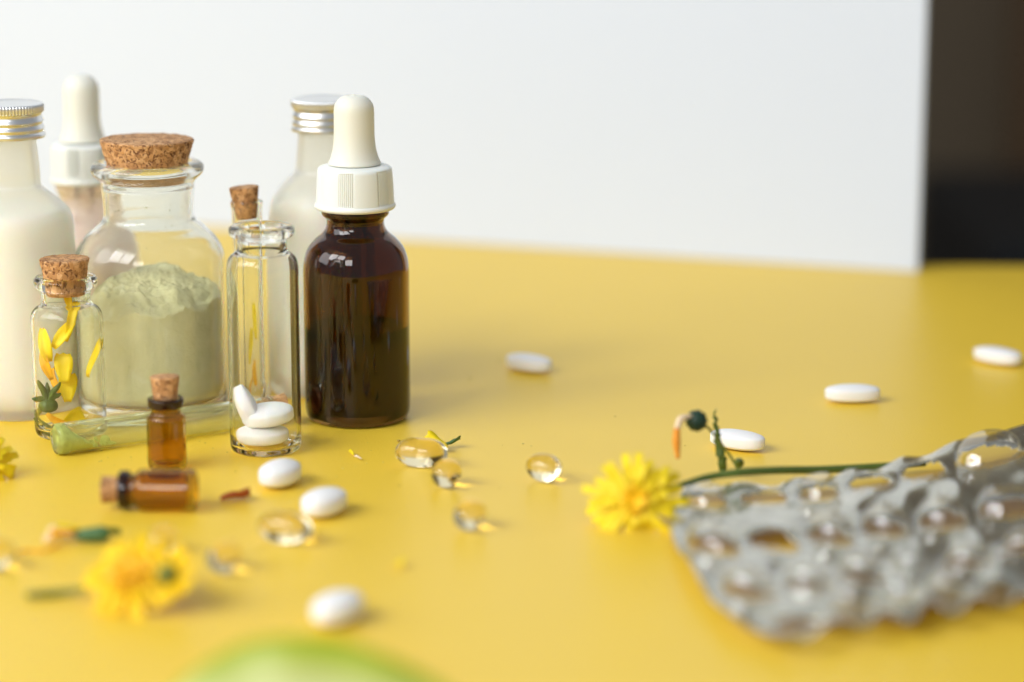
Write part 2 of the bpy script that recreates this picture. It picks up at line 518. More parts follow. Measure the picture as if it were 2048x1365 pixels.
YL = G(27, 845).y + 0.020
xl = A(85, 215, YL).x - 0.0104
screw_bottle(xl, YL,
             [(470, 148), (452, 147.5), (429, 142.5), (410, 129), (391, 106), (372, 83), (361, 80.5), (345, 79.5), (310, 75.5), (290, 73), (262, 72)],
             [(206, 85.5), (276, 85.5)], 0.0203, A(25, 420, YL).z,
             'frosted glass bottle with silver screw cap cut off by the left edge of the picture', M['frost'], M['cream_liquid'])
YR = G(640, 800).y + 0.0195
xr = A(583, 215, YR).x + 0.0103
screw_bottle(xr, YR,
             [(450, 537), (425, 538), (405, 541.5), (388, 548.5), (372, 560), (358, 573), (345, 586), (338, 590), (320, 592), (290, 594.5), (255, 596)],
             [(197, 583), (262, 583)], 0.0190, A(640, 400, YR).z,
             'frosted glass bottle with silver screw cap standing behind the amber dropper bottle', M['frost'], M['cream_liquid'])


# ------------------------------------------------------------------ dropper bottles
def dropper(x0, Y, base_pts, bulb, capz, scale_r, label, glass, liquid, liq_z, cat='bottle'):
    o = empty('dropper_bottle', (x0, Y, 0), label, cat, 'dropper bottles with white caps')
    body = prof(x0, Y, base_pts)
    rb = body[0][0]
    body = [(rb * 0.86, 0.0001), (rb * 0.94, 0.0008), (rb * 0.985, 0.0026), (rb, 0.0055), (rb, 0.02)] + body
    rn = min(r for r, z in body[-5:])
    me, inn = bottle_glass('glass_body', body, 0.0019, 0.0035)
    link('glass_body', me, o, glass)
    if liquid:
        inn2 = [(r + 0.0002 if r > 0 else 0, z - (0.0003 if r < 0.001 else 0)) for r, z in inn if z <= liq_z]
        rr = inn2[0][0]
        lp = [(0, liq_z), (rr * 0.85, liq_z), (rr * .97, liq_z + 0.0004), (rr, liq_z + 0.0009)] + inn2
        lp.reverse()
        link('liquid', lathe('liquid', lp), o, liquid)
    # cap
    (rt, zt), (r2, z2), (r3, z3), (rf, zf), (rbm, zb) = prof(x0, Y, capz)
    P = [(rn * 1.0, zb + 0.0004, 1), (rbm, zb, 1), (rf, zb + 0.0006), (rf, zf, 0), (r3, zf + 0.0006, 1), (r3, z3), (r2, z2), (r2 - 0.0006, z2 + 0.0014), (rt * 1.06, zt + 0.0002, 1), (rt * 0.5, zt + 0.0004, 1), (0, zt + 0.0004)]
    pr = spline(P, 6)

    def fr(th, r, z, i):
        deg = (math.degrees(th) - 249) % 60
        if r > r2 * 0.93 and zf + 0.0008 < z < z2 + 0.0008 and deg < 24:
            return r - 0.00055 * (0.5 + 0.5 * math.cos(deg / 3.0 * 2 * PI)), z
        return r, z
    link('cap', lathe('cap', pr, 480, fr), o, M['cap_white'])
    bp = prof(x0, Y, bulb)
    bp.reverse()
    z0 = bp[0][1]
    P = [(0, z0 - 0.0002), (bp[0][0] * .9, z0 - 0.0002, 1), (bp[0][0], z0, 0)] + bp[1:-1] + [(bp[-2][0] * 0.5, bp[-1][1] - 0.0006), (0, bp[-1][1])]
    link('rubber_bulb', lathe('rubber_bulb', spline(P, 6), 96), o, M['rubber'])
    pt = link('pipette', lathe('pipette', spline([(0.0009, 0), (0.0011, 0.004), (0.0032, 0.014), (0.0034, 0.02), (0.0034, zb - 0.012), (0.0028, zb - 0.0121), (0.0026, 0.02), (0.0024, 0.0145), (0.0006, 0.004), (0.0006, 0.0001)], 3), 40), o, M['clear'])
    pt.location = (0, 0, 0.011)
    return o


YD = G(715, 861).y + 0.0165
xd = A(715.5, 800, YD).x
dropper(xd, YD,
        [(560, 818.5), (535, 818), (514, 814.5), (495, 807), (477, 791.5), (464.6, 777), (452, 769.5), (438, 768.6), (433, 773), (428, 777.5), (421, 778.5), (414, 776), (400, 768)],
        [(188, 711), (191, 724), (197.5, 737), (212, 746.8), (240, 748.6), (274, 749.5), (298.5, 752.5), (317, 758), (327, 762)],
        [(331, 762), (343, 784.6), (403, 788.6), (408.5, 791.2), (416.5, 788.5)], 1,
        'dark amber glass bottle with ribbed white cap and cream rubber dropper bulb', M['amber_dark'], M['dark_liquid'], A(715, 655, YD).z)
YB = 0.905
xb = A(163, 205, YB).x


def er(cx, lst):  # mirrored left-edge readings
    return [(y, cx + d) for y, d in lst]


dropper(xb, YB,
        er(163, [(520, 112), (495, 109), (475, 103), (455, 92), (435, 76), (420, 64), (405, 58), (392, 57), (384, 60), (378, 63), (372, 64), (366, 63), (350, 56)]),
        er(163, [(147, 0), (150, 12), (157, 24), (172, 33), (200, 35.5), (232, 36.5), (252, 39), (270, 44), (281, 48)]),
        er(163, [(286, 48), (296, 66), (352, 69), (356, 71.5), (364, 69.5)]), 1,
        'blurred dropper bottle of pinkish frosted glass standing behind the corked powder jar', M['frost_pink'], M['pink_liquid'], A(163, 440, YB).z)

# ------------------------------------------------------------------ big jar of powder
YJ = G(310, 853).y + 0.0232
xj = A(292.5, 277, YJ).x
jar = empty('jar', (xj, YJ, 0), 'wide clear jar of sage green powder closed with a large cork', 'jar')
jp = prof(xj, YJ, [(545, 449.5), (525, 449), (503.6, 446), (478, 432), (456, 409.4), (438, 390.5), (426, 387), (400, 387), (378, 388), (362, 389), (354, 396), (346, 404.5), (337, 407.6), (330, 405.5), (325, 399)])
rj = jp[0][0]
jp = [(rj * 0.90, 0.0001), (rj * 0.965, 0.0009), (rj * 0.995, 0.003), (rj, 0.007), (rj, 0.03)] + jp
zrim = jp[-1][1]
rneck_in = min(r for r, z in jp[8:]) - 0.0019
me, inn = bottle_glass('glass_body', jp, 0.0014, 0.0045, bore=(rneck_in, A(300, 372, YJ).z))
link('glass_body', me, jar, M['jar_glass'])
ct_ = prof(xj, YJ, [(278, 386.5), (321, 380)])
zt, zb_ = ct_[0][1], zrim - 0.010
sl = (ct_[0][0] - ct_[1][0]) / (ct_[0][1] - ct_[1][1])
cork(jar, ct_[0][0], min(rneck_in - 0.0002, ct_[1][0] - sl * 0.009), zt, zrim - 0.0026, tilt=(0.0, 0.015), seed=1)
# powder: fills the jar to the measured level with a heaped, crumbly top
zlev = A(300, 600, YJ).z
rp = max(r for r, z in inn) - 0.00012
seg, rings = 160, 46
V, F = [], []


def ptop(x, y):
    rr = math.hypot(x, y) / rp
    th = math.atan2(y, x)
    m = 0.0074 * max(0, 1 - (math.hypot(x - 0.001, y + 0.001) / (rp * 0.97)) ** 5) + 0.0022 * noise.noise(Vector((x, y, 0)) * 110)
    p = Vector((x, y, 0)) * 260
    m += 0.0013 * noise.noise(p) * (1 if rr < .96 else .4) + 0.0010 * noise.noise(p * 2.6) + 0.0007 * noise.noise(p * 7)
    if rr > 0.9: m += 0.0009 * noise.noise(Vector((math.cos(th) * 3, math.sin(th) * 3, 4.2))) + 0.0004 * noise.noise(Vector((math.cos(th) * 18, math.sin(th) * 18, 1.0)))
    m += 0.0018 * math.cos(th - 1.1) * rr
    return zlev + m


V.append((0, 0, ptop(0, 0)))
for i in range(1, rings + 1):
    r_ = rp * i / rings
    for k in range(seg):
        th = 2 * PI * k / seg
        x, y = r_ * math.cos(th), r_ * math.sin(th)
        V.append((x, y, ptop(x, y)))
for k in range(seg): F.append((0, 1 + k, 1 + (k + 1) % seg))
for i in range(rings - 1):
    for k in range(seg):
        a = 1 + i * seg; b = a + seg; j = (k + 1) % seg
        F.append((a + k, b + k, b + j, a + j))
last = 1 + (rings - 1) * seg
st = len(V)
for k in range(seg):
    x_, y_, z_ = V[last + k]; V.append((x_, y_, z_ - 0.0005))
for k in range(seg):
    F.append((last + k, st + k, st + (k + 1) % seg, last + (k + 1) % seg))
last = st
for zz, rf_ in ((0.0235, 1.0), (0.020, 1.0), (0.011, 1.0), (0.0085, 0.998), (0.0062, 0.955), (0.0056, 0.85)):
    st = len(V)
    for k in range(seg):
        th = 2 * PI * k / seg
        V.append((rp * rf_ * math.cos(th), rp * rf_ * math.sin(th), zz))
    for k in range(seg):
        j = (k + 1) % seg
        F.append((last + k, st + k, st + j, last + j))
    last = st
V.append((0, 0, 0.0056)); c = len(V) - 1
for k in range(seg): F.append((last + k, c, last + (k + 1) % seg))
po = link('powder', mesh('powder', V, F), jar, M['powder'])
# crumbs clinging to the glass of the neck and shoulder
bm = bmesh.new()
for k in range(150):
    th = random.uniform(-PI, PI); z = random.uniform(A(300, 500, YJ).z, zrim - 0.012)
    rr = min(rneck_in, rp) - 0.0001
    mt = Matrix.Translation((rr * math.cos(th), rr * math.sin(th), z)) @ Matrix.Scale(0.00006 + 0.00022 * random.random() ** 3, 4)
    bmesh.ops.create_icosphere(bm, subdivisions=1, radius=1, matrix=mt)
me = bpy.data.meshes.new('powder_crumbs'); bm.to_mesh(me); bm.free()
cr_ = link('powder_crumbs', me, jar, M['olive']); cr_['kind'] = 'stuff'


# ------------------------------------------------------------------ petals and leaves
def petal_mesh(L=0.010, W=0.0028, curl=0.25, cup=0.25, notch=0.12, n=8, taper=0.35, seed=0, thick=0.00012, twist=0.0):
    rnd = random.Random(seed)
    V, F = [], []
    m = 4
    for i in range(n + 1):
        t = i / n
        wid = W * (taper + (1 - taper) * math.sin(min(t * 1.25, 1) * PI / 2)) * (1 if t < 0.85 else 1 - 1.6 * (t - 0.85))
        for j in range(m + 1):
            s = j / m * 2 - 1
            y = L * t
            if i == n: y -= L * notch * (0.5 if j % 2 else 0.0)
            x = s * wid / 2
            z = -curl * L * t * t + cup * wid * s * s * 0.6 + 0.03 * L * math.sin(t * 7 + seed) + rnd.uniform(-1, 1) * W * .02
            tw = twist * t
            V.append((x * math.cos(tw) - z * math.sin(tw) * .3, y, z + x * math.sin(tw)))
    k = len(V)
    V += [(x, y, z - thick) for x, y, z in V]
    for i in range(n):
        for j in range(m):
            a = i * (m + 1) + j; b = a + m + 1
            F.append((a, a + 1, b + 1, b)); F.append((k + a, k + b, k + b + 1, k + a + 1))
    for i in range(n):
        a = i * (m + 1); b = a + m + 1
        F.append((a, b, k + b, k + a))
        a += m; b += m
        F.append((b, a, k + a, k + b))
    for j in range(m):
        F.append((j + 1, j, k + j, k + j + 1))
        a = n * (m + 1) + j
        F.append((a, a + 1, k + a + 1, k + a))
    return mesh('petal', V, F)


def tube_mesh(name, pts, radii, seg=10, sub=4):
    P = [Vector(p) for p in pts]
    Q, R = [], []
    for i in range(len(P) - 1):
        p0 = P[max(i - 1, 0)]; p1 = P[i]; p2 = P[i + 1]; p3 = P[min(i + 2, len(P) - 1)]
        for k in range(sub):
            t = k / sub
            Q.append(0.5 * ((2 * p1) + (p2 - p0) * t + (2 * p0 - 5 * p1 + 4 * p2 - p3) * t * t + (-p0 + 3 * p1 - 3 * p2 + p3) * t ** 3))
            R.append(radii[i] + (radii[i + 1] - radii[i]) * t)
    Q.append(P[-1]); R.append(radii[-1])
    V, F = [], []
    ref = Vector((0.13, 0.2, 1)).normalized()
    for i, q in enumerate(Q):
        d = (Q[min(i + 1, len(Q) - 1)] - Q[max(i - 1, 0)]).normalized()
        u = d.cross(ref)
        if u.length < 1e-3: u = d.cross(Vector((1, 0, 0)))
        u.normalize(); v = u.cross(d)
        for k in range(seg):
            th = 2 * PI * k / seg
            V.append(q + (u * math.cos(th) + v * math.sin(th)) * R[i])
    for i in range(len(Q) - 1):
        for k in range(seg):
            a = i * seg; b = a + seg; j = (k + 1) % seg
            F.append((a + k, a + j, b + j, b + k))
    F.append(tuple(reversed(range(seg)))); F.append(tuple(range(len(V) - seg, len(V))))
    return mesh(name, V, F)


def flower(c, nrm, R, label, group, n1=18, name='flower', seed=0, deep=3, flat=0.25, wide=1.0, heart='heart', outer='petal'):
    o = empty(name, c, label, 'flower', group)
    q = Vector(nrm).normalized().to_track_quat('Z', 'Y')
    o.rotation_mode = 'QUATERNION'; o.rotation_quaternion = q
    rnd = random.Random(seed)
    layers = [(n1, R, 0.04, 0.0), (n1 - 3, R * 0.80, 0.16, 0.0006), (n1 - 6, R * 0.50, 0.34, 0.0011), (n1 - 8, R * .30, 0.6, 0.0014)]
    for li, (n, L, lift, z) in enumerate(layers):
        mts = [petal_mesh(L * (0.97 + 0.03 * s), R * (0.175 if li < 2 else .14) * wide, curl=0.18 + 0.1 * s, seed=seed * 10 + s + li, notch=0.13) for s in range(3)]
        for k in range(n):
            me = mts[k % 3]
            if not me.materials: me.materials.append(M[outer] if li < deep else M[heart])
            p = link('petal', me, o)
            a = 2 * PI * k / n + rnd.uniform(-.1, .1) + li * .17
            p.rotation_euler = (lift + rnd.uniform(-flat, flat) * .7, rnd.uniform(-.35, .35), a)
            s = rnd.uniform(0.86, 1.06); p.scale = (s, s, s)
            p.location = (0, 0, z)
    dm = lathe('disc', spline([(0, -0.0002), (R * .12, 0), (R * .13, R * .06), (R * .08, R * .11), (0, R * .12)], 4), 24,
               lambda th, r, z, i: (r * (1 + .12 * noise.noise(Vector((math.cos(th) * 4, math.sin(th) * 4, z * 3000)))), z))
    link('disc', dm, o, M[heart])
    link('calyx', lathe('calyx', spline([(0, -R * .42), (R * .10, -R * .40), (R * .24, -R * .28), (R * .30, -R * .10), (R * .22, -0.0001), (0, -0.0001)], 4), 20,
                        lambda th, r, z, i: (r * (1 + .07 * math.cos(th * 10)), z)), o, M['olive'])
    return o


# ------------------------------------------------------------------ vial with petals
YP = G(134, 886).y + 0.0113
xp = A(129, 520, YP).x
pv = empty('vial', (xp, YP, 0), 'small clear corked vial holding yellow petals and a green flower base', 'vial', 'clear glass vials')
vp = prof(xp, YP, [(660, 206), (640, 205.5), (625, 202.5), (615, 195), (608, 184.5), (600, 181), (588, 181), (579, 183), (574, 190), (566, 193.5), (558, 193), (553, 189)])
rv = vp[0][0]
vp = [(rv * 0.88, 0.0001), (rv * 0.96, 0.0008), (rv, 0.003), (rv, 0.02)] + vp
bore_r = prof(xp, YP, [(580, 172)])[0][0]
me, inn = bottle_glass('glass_body', vp, 0.0010, 0.0022, bore=(bore_r, A(130, 606, YP).z))
link('glass_body', me, pv, M['clear'])
k1 = prof(xp, YP, [(517, 178.5), (589, 168)])
cork(pv, k1[0][0], min(k1[1][0], bore_r - 0.0003), k1[0][1], k1[1][1], tilt=(0.0, 0.02), seed=2)
# petals and green flower base inside it: things held in the vial
pm = [petal_mesh(0.0095, 0.0036, curl=.3, cup=.5, seed=31, twist=1.2), petal_mesh(0.012, 0.0022, curl=.2, cup=.6, seed=32, twist=.8), petal_mesh(0.008, 0.0042, curl=.4, cup=.3, seed=33, twist=.5)]
for me, mt in zip(pm, ('petal', 'petal', 'petal')): me.materials.append(M[mt])
pd = petal_mesh(0.0085, 0.0026, curl=.3, cup=.6, seed=35, twist=1.0); pd.materials.append(M['petal_deep'])
inside = [  # px, py of the middle, depth offset mm, mesh, roll in the picture (deg), label
    (138, 605, 3, pm[1], 10, 'thin yellow petal just under the cork of the petal vial'),
    (92, 697, -4, pm[0], 12, 'broad yellow petal at the left wall of the petal vial'),
    (123, 672, -3, pm[0], -35, 'slanting yellow petal in the middle of the petal vial'),
    (139, 655, -1, pm[1], -18, 'narrow yellow petal highest in the middle of the petal vial'),
    (128, 738, -4, pm[2], 2, 'wide bright yellow petal in the centre of the petal vial'),
    (136, 775, -2, pm[2], -5, 'yellow petal hanging under the wide one in the petal vial'),
    (82, 735, -5, pd, 20, 'orange yellow petal low at the left of the petal vial'),
    (186, 727, -1, pm[1], -14, 'thin yellow petal on the right wall of the petal vial'),
    (110, 765, 0, pd, 30, 'brownish orange petal above the green flower base in the vial'),
    (150, 838, 2, pm[2], -70, 'yellow petal lying on the bottom of the petal vial'),
    (118, 845, -3, pd, 65, 'orange petal lying on the bottom of the petal vial'),
]
for px, py, dy, me, roll, lab in inside:
    p = A(px, py, YP + dy * 0.001)
    v2 = Vector((p.x - xp, p.y - YP))
    if v2.length > rv - 0.0038:
        v2 = v2.normalized() * (rv - 0.0038); p.x = xp + v2.x; p.y = YP + v2.y
    o = link('petal', me); o.scale = (1.45, 1.1, 1.2)
    o.rotation_euler = (PI / 2 + random.uniform(-.15, .15), math.radians(-roll), random.uniform(-.5, .5))
    # put the middle of the petal at p
    mid = o.rotation_euler.to_matrix() @ Vector((0, 0.0046, 0))
    o.location = p - mid
    tag(o, lab, 'petal', 'petals inside the corked vial')
cx_ = A(97, 805, YP - 0.004)
gb = empty('withered_flower', cx_, 'green flower base with curled sepals inside the corked petal vial', 'flower part')
link('receptacle', lathe('receptacle', spline([(0, -0.0030), (0.0018, -0.0028), (0.0027, -0.0014), (0.0023, 0.0004), (0.0012, 0.0010), (0, 0.0011)], 4), 20, lambda th, r, z, i: (r * (1 + .1 * math.cos(7 * th)), z)), gb, M['green'])
for k, (a, tip) in enumerate([(0.2, (-0.0026, -0.001, 0.0075)), (2.2, (0.0040, 0, 0.0030)), (3.3, (-0.0050, -.001, 0.0015)), (4.4, (0.0042, -.001, 0.0068)), (5.3, (-0.0006, .002, 0.006))]):
    t = Vector(tip)
    link('sepal', tube_mesh('sepal', [(0, 0, -0.001), t * 0.4 + Vector((0, 0, .0006)), t * .75, t], [0.0008, 0.0010, 0.0008, 0.0002]), gb, M['green'])
link('stalk', tube_mesh('stalk', [(-0.0024, 0, -0.0022), (-0.0040, 0, -0.0050), (-0.0012, -.0005, -0.0080), (0.0024, -.001, -0.0102)], [0.0008, 0.0010, 0.0010, 0.0005]), gb, M['olive'])

# ------------------------------------------------------------------ clear open vial
YV = G(527, 918).y + 0.0111
xv = A(524.6, 545, YV).x
cv = empty('vial', (xv, YV, 0), 'tall open clear vial with three white tablets at its bottom', 'vial', 'clear glass vials')
vp = prof(xv, YV, [(560, 597), (540, 596.8), (524, 594.5), (514, 589.5), (506, 581), (500, 574.5), (494, 573), (482, 573), (475, 576), (472, 584), (467, 587.5), (459, 588.5), (454, 587), (451, 582)])
rv2 = vp[0][0]
vp = [(rv2 * 0.88, 0.0001), (rv2 * 0.96, 0.0007), (rv2, 0.0026), (rv2, 0.02)] + vp
bore_r = prof(xv, YV, [(480, 564)])[0][0]
me, inn = bottle_glass('glass_body', vp, 0.0010, 0.0016, bore=(bore_r, A(525, 507, YV).z))
link('glass_body', me, cv, M['clear'])


# ------------------------------------------------------------------ tablets
def tablet_mesh(a=0.0092, b=0.0047, band=0.0027, dome=0.0016, e=2.2):
    V, F = [], []
    seg, nr = 48, 9

    def ring(s, z):
        st = len(V)
        for k in range(seg):
            th = 2 * PI * k / seg
            c, s_ = math.cos(th), math.sin(th)
            V.append((a * s * math.copysign(abs(c) ** (2 / e), c), b * s * math.copysign(abs(s_) ** (2 / e), s_), z))
        return st
    rs = []
    V.append((0, 0, band / 2 + dome))
    for i in range(1, nr + 1):
        s = math.sin(i / nr * PI / 2)
        rs.append(ring(s * 0.985, band / 2 + dome * (1 - s * s) ** 0.62))
    rs.append(ring(1.0, band / 2 - 0.00025)); rs.append(ring(1.0, -band / 2 + 0.00025))
    for i in range(nr, 0, -1):
        s = math.sin(i / nr * PI / 2)
        rs.append(ring(s * 0.985, -band / 2 - dome * (1 - s * s) ** 0.62))
    V.append((0, 0, -band / 2 - dome)); lastv = len(V) - 1
    for k in range(seg): F.append((0, rs[0] + k, rs[0] + (k + 1) % seg))
    for p, q in zip(rs[:-1], rs[1:]):
        for k in range(seg):
            j = (k + 1) % seg
            F.append((p + k, q + k, q + j, p + j))
    for k in range(seg): F.append((rs[-1] + k, lastv, rs[-1] + (k + 1) % seg))
    return mesh('tablet', V, F)


TM = tablet_mesh(); TM.materials.append(M['tablet'])
TR = tablet_mesh(0.0080, 0.0076, 0.0027, 0.0018, 2.0); TR.materials.append(M['tablet'])
TO = tablet_mesh(0.0084, 0.0056, 0.0028, 0.0024, 2.05); TO.materials.append(M['tablet'])
TB = 0.0030
tabs = [
    (560, 952, 68, TO, 'white tablet lying just in front of the open clear vial'),
    (648, 1010, 62, TO, 'white oval tablet to the right of the tablet in front of the open vial'),
    (675, 1222, 62, TO, 'blurred white tablet just above the green leaf at the bottom'),
    (1058, 726, -38, TM, 'white tablet lying alone to the right of the dropper bottle, behind the capsules'),
    (1705, 787, 2, TM, 'long white tablet seen side on at the middle right of the table'),
    (1995, 712, -42, TM, 'white tablet farthest right, near the edge of the picture'),
    (1475, 880, -33, TM, 'white tablet behind the twisted green leaf'),
]
for px, py, rot, me, lab in tabs:
    p = G(px, py, 0.003)
    o = link('tablet', me); o.location = (p.x, p.y, (0.0038 if me is TO else TB) + 0.00003); o.rotation_euler = (0, 0, math.radians(rot))
    tag(o, lab, 'tablet', 'white tablets')
zf = 0.0022 + TB
for (dx, dy, z, rot, me, lab) in [
    (-0.0008, -0.0020, zf, (0, 0, 0.05), TR, 'lowest white tablet flat on the bottom of the open vial'),
    (0.0008, -0.0008, zf + 0.0062, (0.05, -0.10, 0.1), TR, 'white tablet resting on the lowest one in the open vial'),
    (-0.0055, 0.0010, zf + 0.0075, (0.2, 1.15, 0.45), TR, 'white tablet leaning upright on the left wall inside the open vial')]:
    o = link('tablet', me); o.location = (xv + dx, YV + dy, z); o.rotation_euler = rot
    tag(o, lab, 'tablet', 'white tablets')

# ------------------------------------------------------------------ standing thin tube with cork
pt = G(499, 812); YT = pt.y; xt = A(493.3, 405, YT).x
tt = empty('test_tube', (xt, YT, 0), 'thin clear corked tube standing behind the open vial', 'test tube', 'thin corked glass tubes')
tp = prof(xt, YT, [(480, 524.5), (420, 524.5), (412, 525), (407, 526), (403, 525), (401, 522)])
rt_ = tp[0][0]
tp = [(rt_ * .8, 0.0001), (rt_ * .95, 0.0006), (rt_, 0.002), (rt_, 0.03)] + tp
me, inn = bottle_glass('glass_body', tp, 0.0009, 0.0012)
link('glass_body', me, tt, M['clear'])
k1 = prof(xt, YT, [(374, 523), (437, 512)])
cork(tt, k1[0][0] - 0.0001, rt_ - 0.0012 - 0.0003, k1[0][1], k1[1][1], tilt=(0.0, 0.085), seed=3)
for px, py, roll, me, lab in [(505, 650, 8, pm[1], 'long yellow petal at the top of those inside the thin standing tube'), (492, 700, -10, pm[1], 'yellow petal half way down inside the thin standing tube'), (503, 745, 12, pd, 'orange petal low inside the thin standing tube'), (490, 775, -5, pd, 'orange petal at the bottom of the thin standing tube')]:
    o = link('petal', me); p = A(px, py, YT)
    p.x = xt + max(-0.0018, min(0.0018, p.x - xt - 0.0))
    o.rotation_euler = (PI / 2, math.radians(-roll * .6), random.uniform(-.5, .5))
    o.location = p - o.rotation_euler.to_matrix() @ Vector((0, 0.0046, 0))
    tag(o, lab, 'petal', 'petals inside the thin tube')

# ------------------------------------------------------------------ lying tube with green powder
a0 = G(110, 911); a1 = G(545, 852)
rt = 0.0049
ax = a1 - a0; LT = ax.length; yaw = math.atan2(ax.y, ax.x)
lt = empty('test_tube', (a0.x, a0.y, rt + 0.0001), 'thin clear tube with a little green powder lying in front of the jar', 'test tube', 'thin corked glass tubes')
lt.rotation_euler = (0, PI / 2, yaw)
# local z runs along the tube
tp = [(rt * .80, 0.0001), (rt * .95, 0.0004), (rt, 0.0014), (rt, LT * .3), (rt, LT * .6), (rt, LT - 0.004), (rt, LT - 0.0016), (rt * 1.09, LT - 0.0008), (rt * 1.05, LT)]
me, inn = bottle_glass('glass_body', tp, 0.0008, 0.0010)
link('glass_body', me, lt, M['dusty'])
cork(lt, rt * 0.99, rt - 0.0011, LT + 0.0062, LT - 0.0065, tilt=(0.02, 0.03), seed=4)
# the powder heap: fills the lower side of the tube near its closed end
V, F = [], []
ri = rt - 0.00088
NL, NS = 26, 18
Lp = 0.0125
for i in range(NL + 1):
    t = i / NL
    lvl = ri * (0.95 if t < 0.16 else 0.95 - 1.9 * ((t - .16) / .84) ** 0.8) + (noise.noise(Vector((t * 9, 1, 2))) * 0.0006)
    lvl = max(lvl, -ri * 0.97)
    th0 = math.acos(max(-1, min(1, lvl / ri)))
    z = 0.00115 + Lp * t
    for j in range(NS + 1):                      # along the wall, then back over the top
        th = th0 + (2 * PI - 2 * th0) * j / NS
        V.append((-ri * math.cos(th) * 1.0, ri * math.sin(th), z))
    for j in range(1, 8):
        s = j / 8
        yv = ri * math.sin(th0) * (2 * s - 1)
        V.append((-(lvl + noise.noise(Vector((t * 14, s * 6, 5))) * 0.0006), yv, z))
W_ = NS + 1 + 7
for i in range(NL):
    for j in range(W_):
        a = i * W_ + j; b = i * W_ + (j + 1) % W_
        F.append((a, b, b + W_, a + W_))
F.append(tuple(range(W_))); F.append(tuple(reversed(range(NL * W_, NL * W_ + W_))))
me = mesh('powder', V, F)
bm = bmesh.new(); bm.from_mesh(me); bmesh.ops.recalc_face_normals(bm, faces=bm.faces)
for k in range(46):
    zz = random.uniform(0.006, 0.019) if k else 0.0165
    th = random.gauss(0, .45); s = random.uniform(.0003, .0008) if k else 0.0016
    mt = Matrix.Translation(((ri - s) * math.cos(th), (ri - s) * math.sin(th), zz)) @ Matrix.Scale(s, 4)
    bmesh.ops.create_icosphere(bm, subdivisions=2, radius=1, matrix=mt)
bm.to_mesh(me); bm.free()
link('powder', me, lt, M['powder_tube'])


# ------------------------------------------------------------------ small amber vials
def amber_vial(rb, H):
    """body radius, total glass height, profile from bottom"""
    P = [(rb * .86, 0.0001), (rb * .95, 0.0006), (rb, 0.0018), (rb, H * .3), (rb, H * .70), (rb * .97, H * .735), (rb * .80, H * .785), (rb * .76, H * .81), (rb * .76, H * .85),
         (rb * .80, H * .868), (rb * .88, H * .885), (rb * .885, H * .98), (rb * .84, H)]
    return bottle_glass('glass_body', P, 0.0006, 0.0014, bore=(rb * .60, H * .80))


def neck_ring(parent, rb, H):
    a, b = rb * .80, rb * .915
    P = [(a, H * .872, 1), (b * .97, H * .874), (b, H * .888), (b, H * .975), (b * .975, H * .990), (a, H * .992, 1), (a, H * .872)]
    link('neck_ring', lathe('neck_ring', spline(P, 3), 64), parent, M['amber_ring'])


YA = G(332, 948).y + 0.0060
xa = A(332, 830, YA).x
ra = prof(xa, YA, [(870, 372.5)])[0][0]
zr = A(332, 795, YA).z
av = empty('vial', (xa, YA, 0), 'small amber vial standing upright with a cork in its mouth', 'vial', 'small amber vials')
me_av, inn = amber_vial(ra, zr)
link('glass_body', me_av, av, M['amber']); neck_ring(av, ra, zr)
cork(av, prof(xa, YA, [(755, 359)])[0][0], ra * .57, A(332, 753, YA).z, zr - 0.0024, tilt=(0.0, -0.05), seed=5)
c0 = G(395, 1021)
al = empty('vial', (c0.x, c0.y, ra + 0.0001), 'small amber vial lying on its side with its pinkish cork to the left', 'vial', 'small amber vials')
al.rotation_euler = (0, -PI / 2, math.radians(-1.5))
link('glass_body', me_av, al, M['amber']); neck_ring(al, ra, zr)
cork(al, ra * 0.66, ra * .57, zr + 0.0050, zr - 0.0030, tilt=(0.02, 0.0), seed=6)


# ------------------------------------------------------------------ gel capsules
def capsule_mesh(L, R, p=2.2):
    n = 30
    pr = []
    for i in range(n + 1):
        t = -1 + 2 * i / n
        t = math.sin(t * PI / 2)
        pr.append((R * (max(0, 1 - abs(t) ** p)) ** 0.5, t * L / 2))
    pr[0] = (0, -L / 2); pr[-1] = (0, L / 2)
    return lathe('capsule', pr, 48)


CM = capsule_mesh(0.0162, 0.0045, 2.6); CM.materials.append(M['gel'])
CS = capsule_mesh(0.0115, 0.0042, 2.2); CS.materials.append(M['gel'])
caps = [
    (843, 915, -9, CM, 'clear golden gel capsule with a yellow petal behind it, in front of the dropper bottle'),
    (893, 956, 70, CS, 'clear gel capsule seen end on, touching the front of the long capsule'),
    (1088, 945, -34, CS, 'clear golden gel capsule lying alone between the flower and the capsule pair'),
    (940, 1040, 60, CS, 'clear gel capsule in front of the pair of capsules'),
    (570, 1066, -25, CM, 'blurred gel capsule in front of the oval white tablet'),
    (325, 1090, 80, CS, 'blurred gel capsule just in front of the lying amber vial'),
    (450, 1125, 62, CS, 'blurred greyish gel capsule right of the blurred yellow flower'),
    (-8, 1120, 35, CS, 'blurred gel capsule cut off by the left edge of the picture'),
]
for px, py, rot, me, lab in caps:
    p = G(px, py, 0.003)
    o = link('capsule', me); o.location = (p.x, p.y, 0.0045); o.rotation_euler = (0, PI / 2, math.radians(rot))
    tag(o, lab, 'capsule', 'clear gel capsules')

# ------------------------------------------------------------------ flowers
fc_ = A(1268, 1002, 0.708)
fl1 = flower(fc_, (-0.10, -0.92, 0.42), 0.0150, 'bright yellow flower facing forward beside the corner of the foil blister pack', 'yellow flowers', n1=19, seed=3, deep=3)
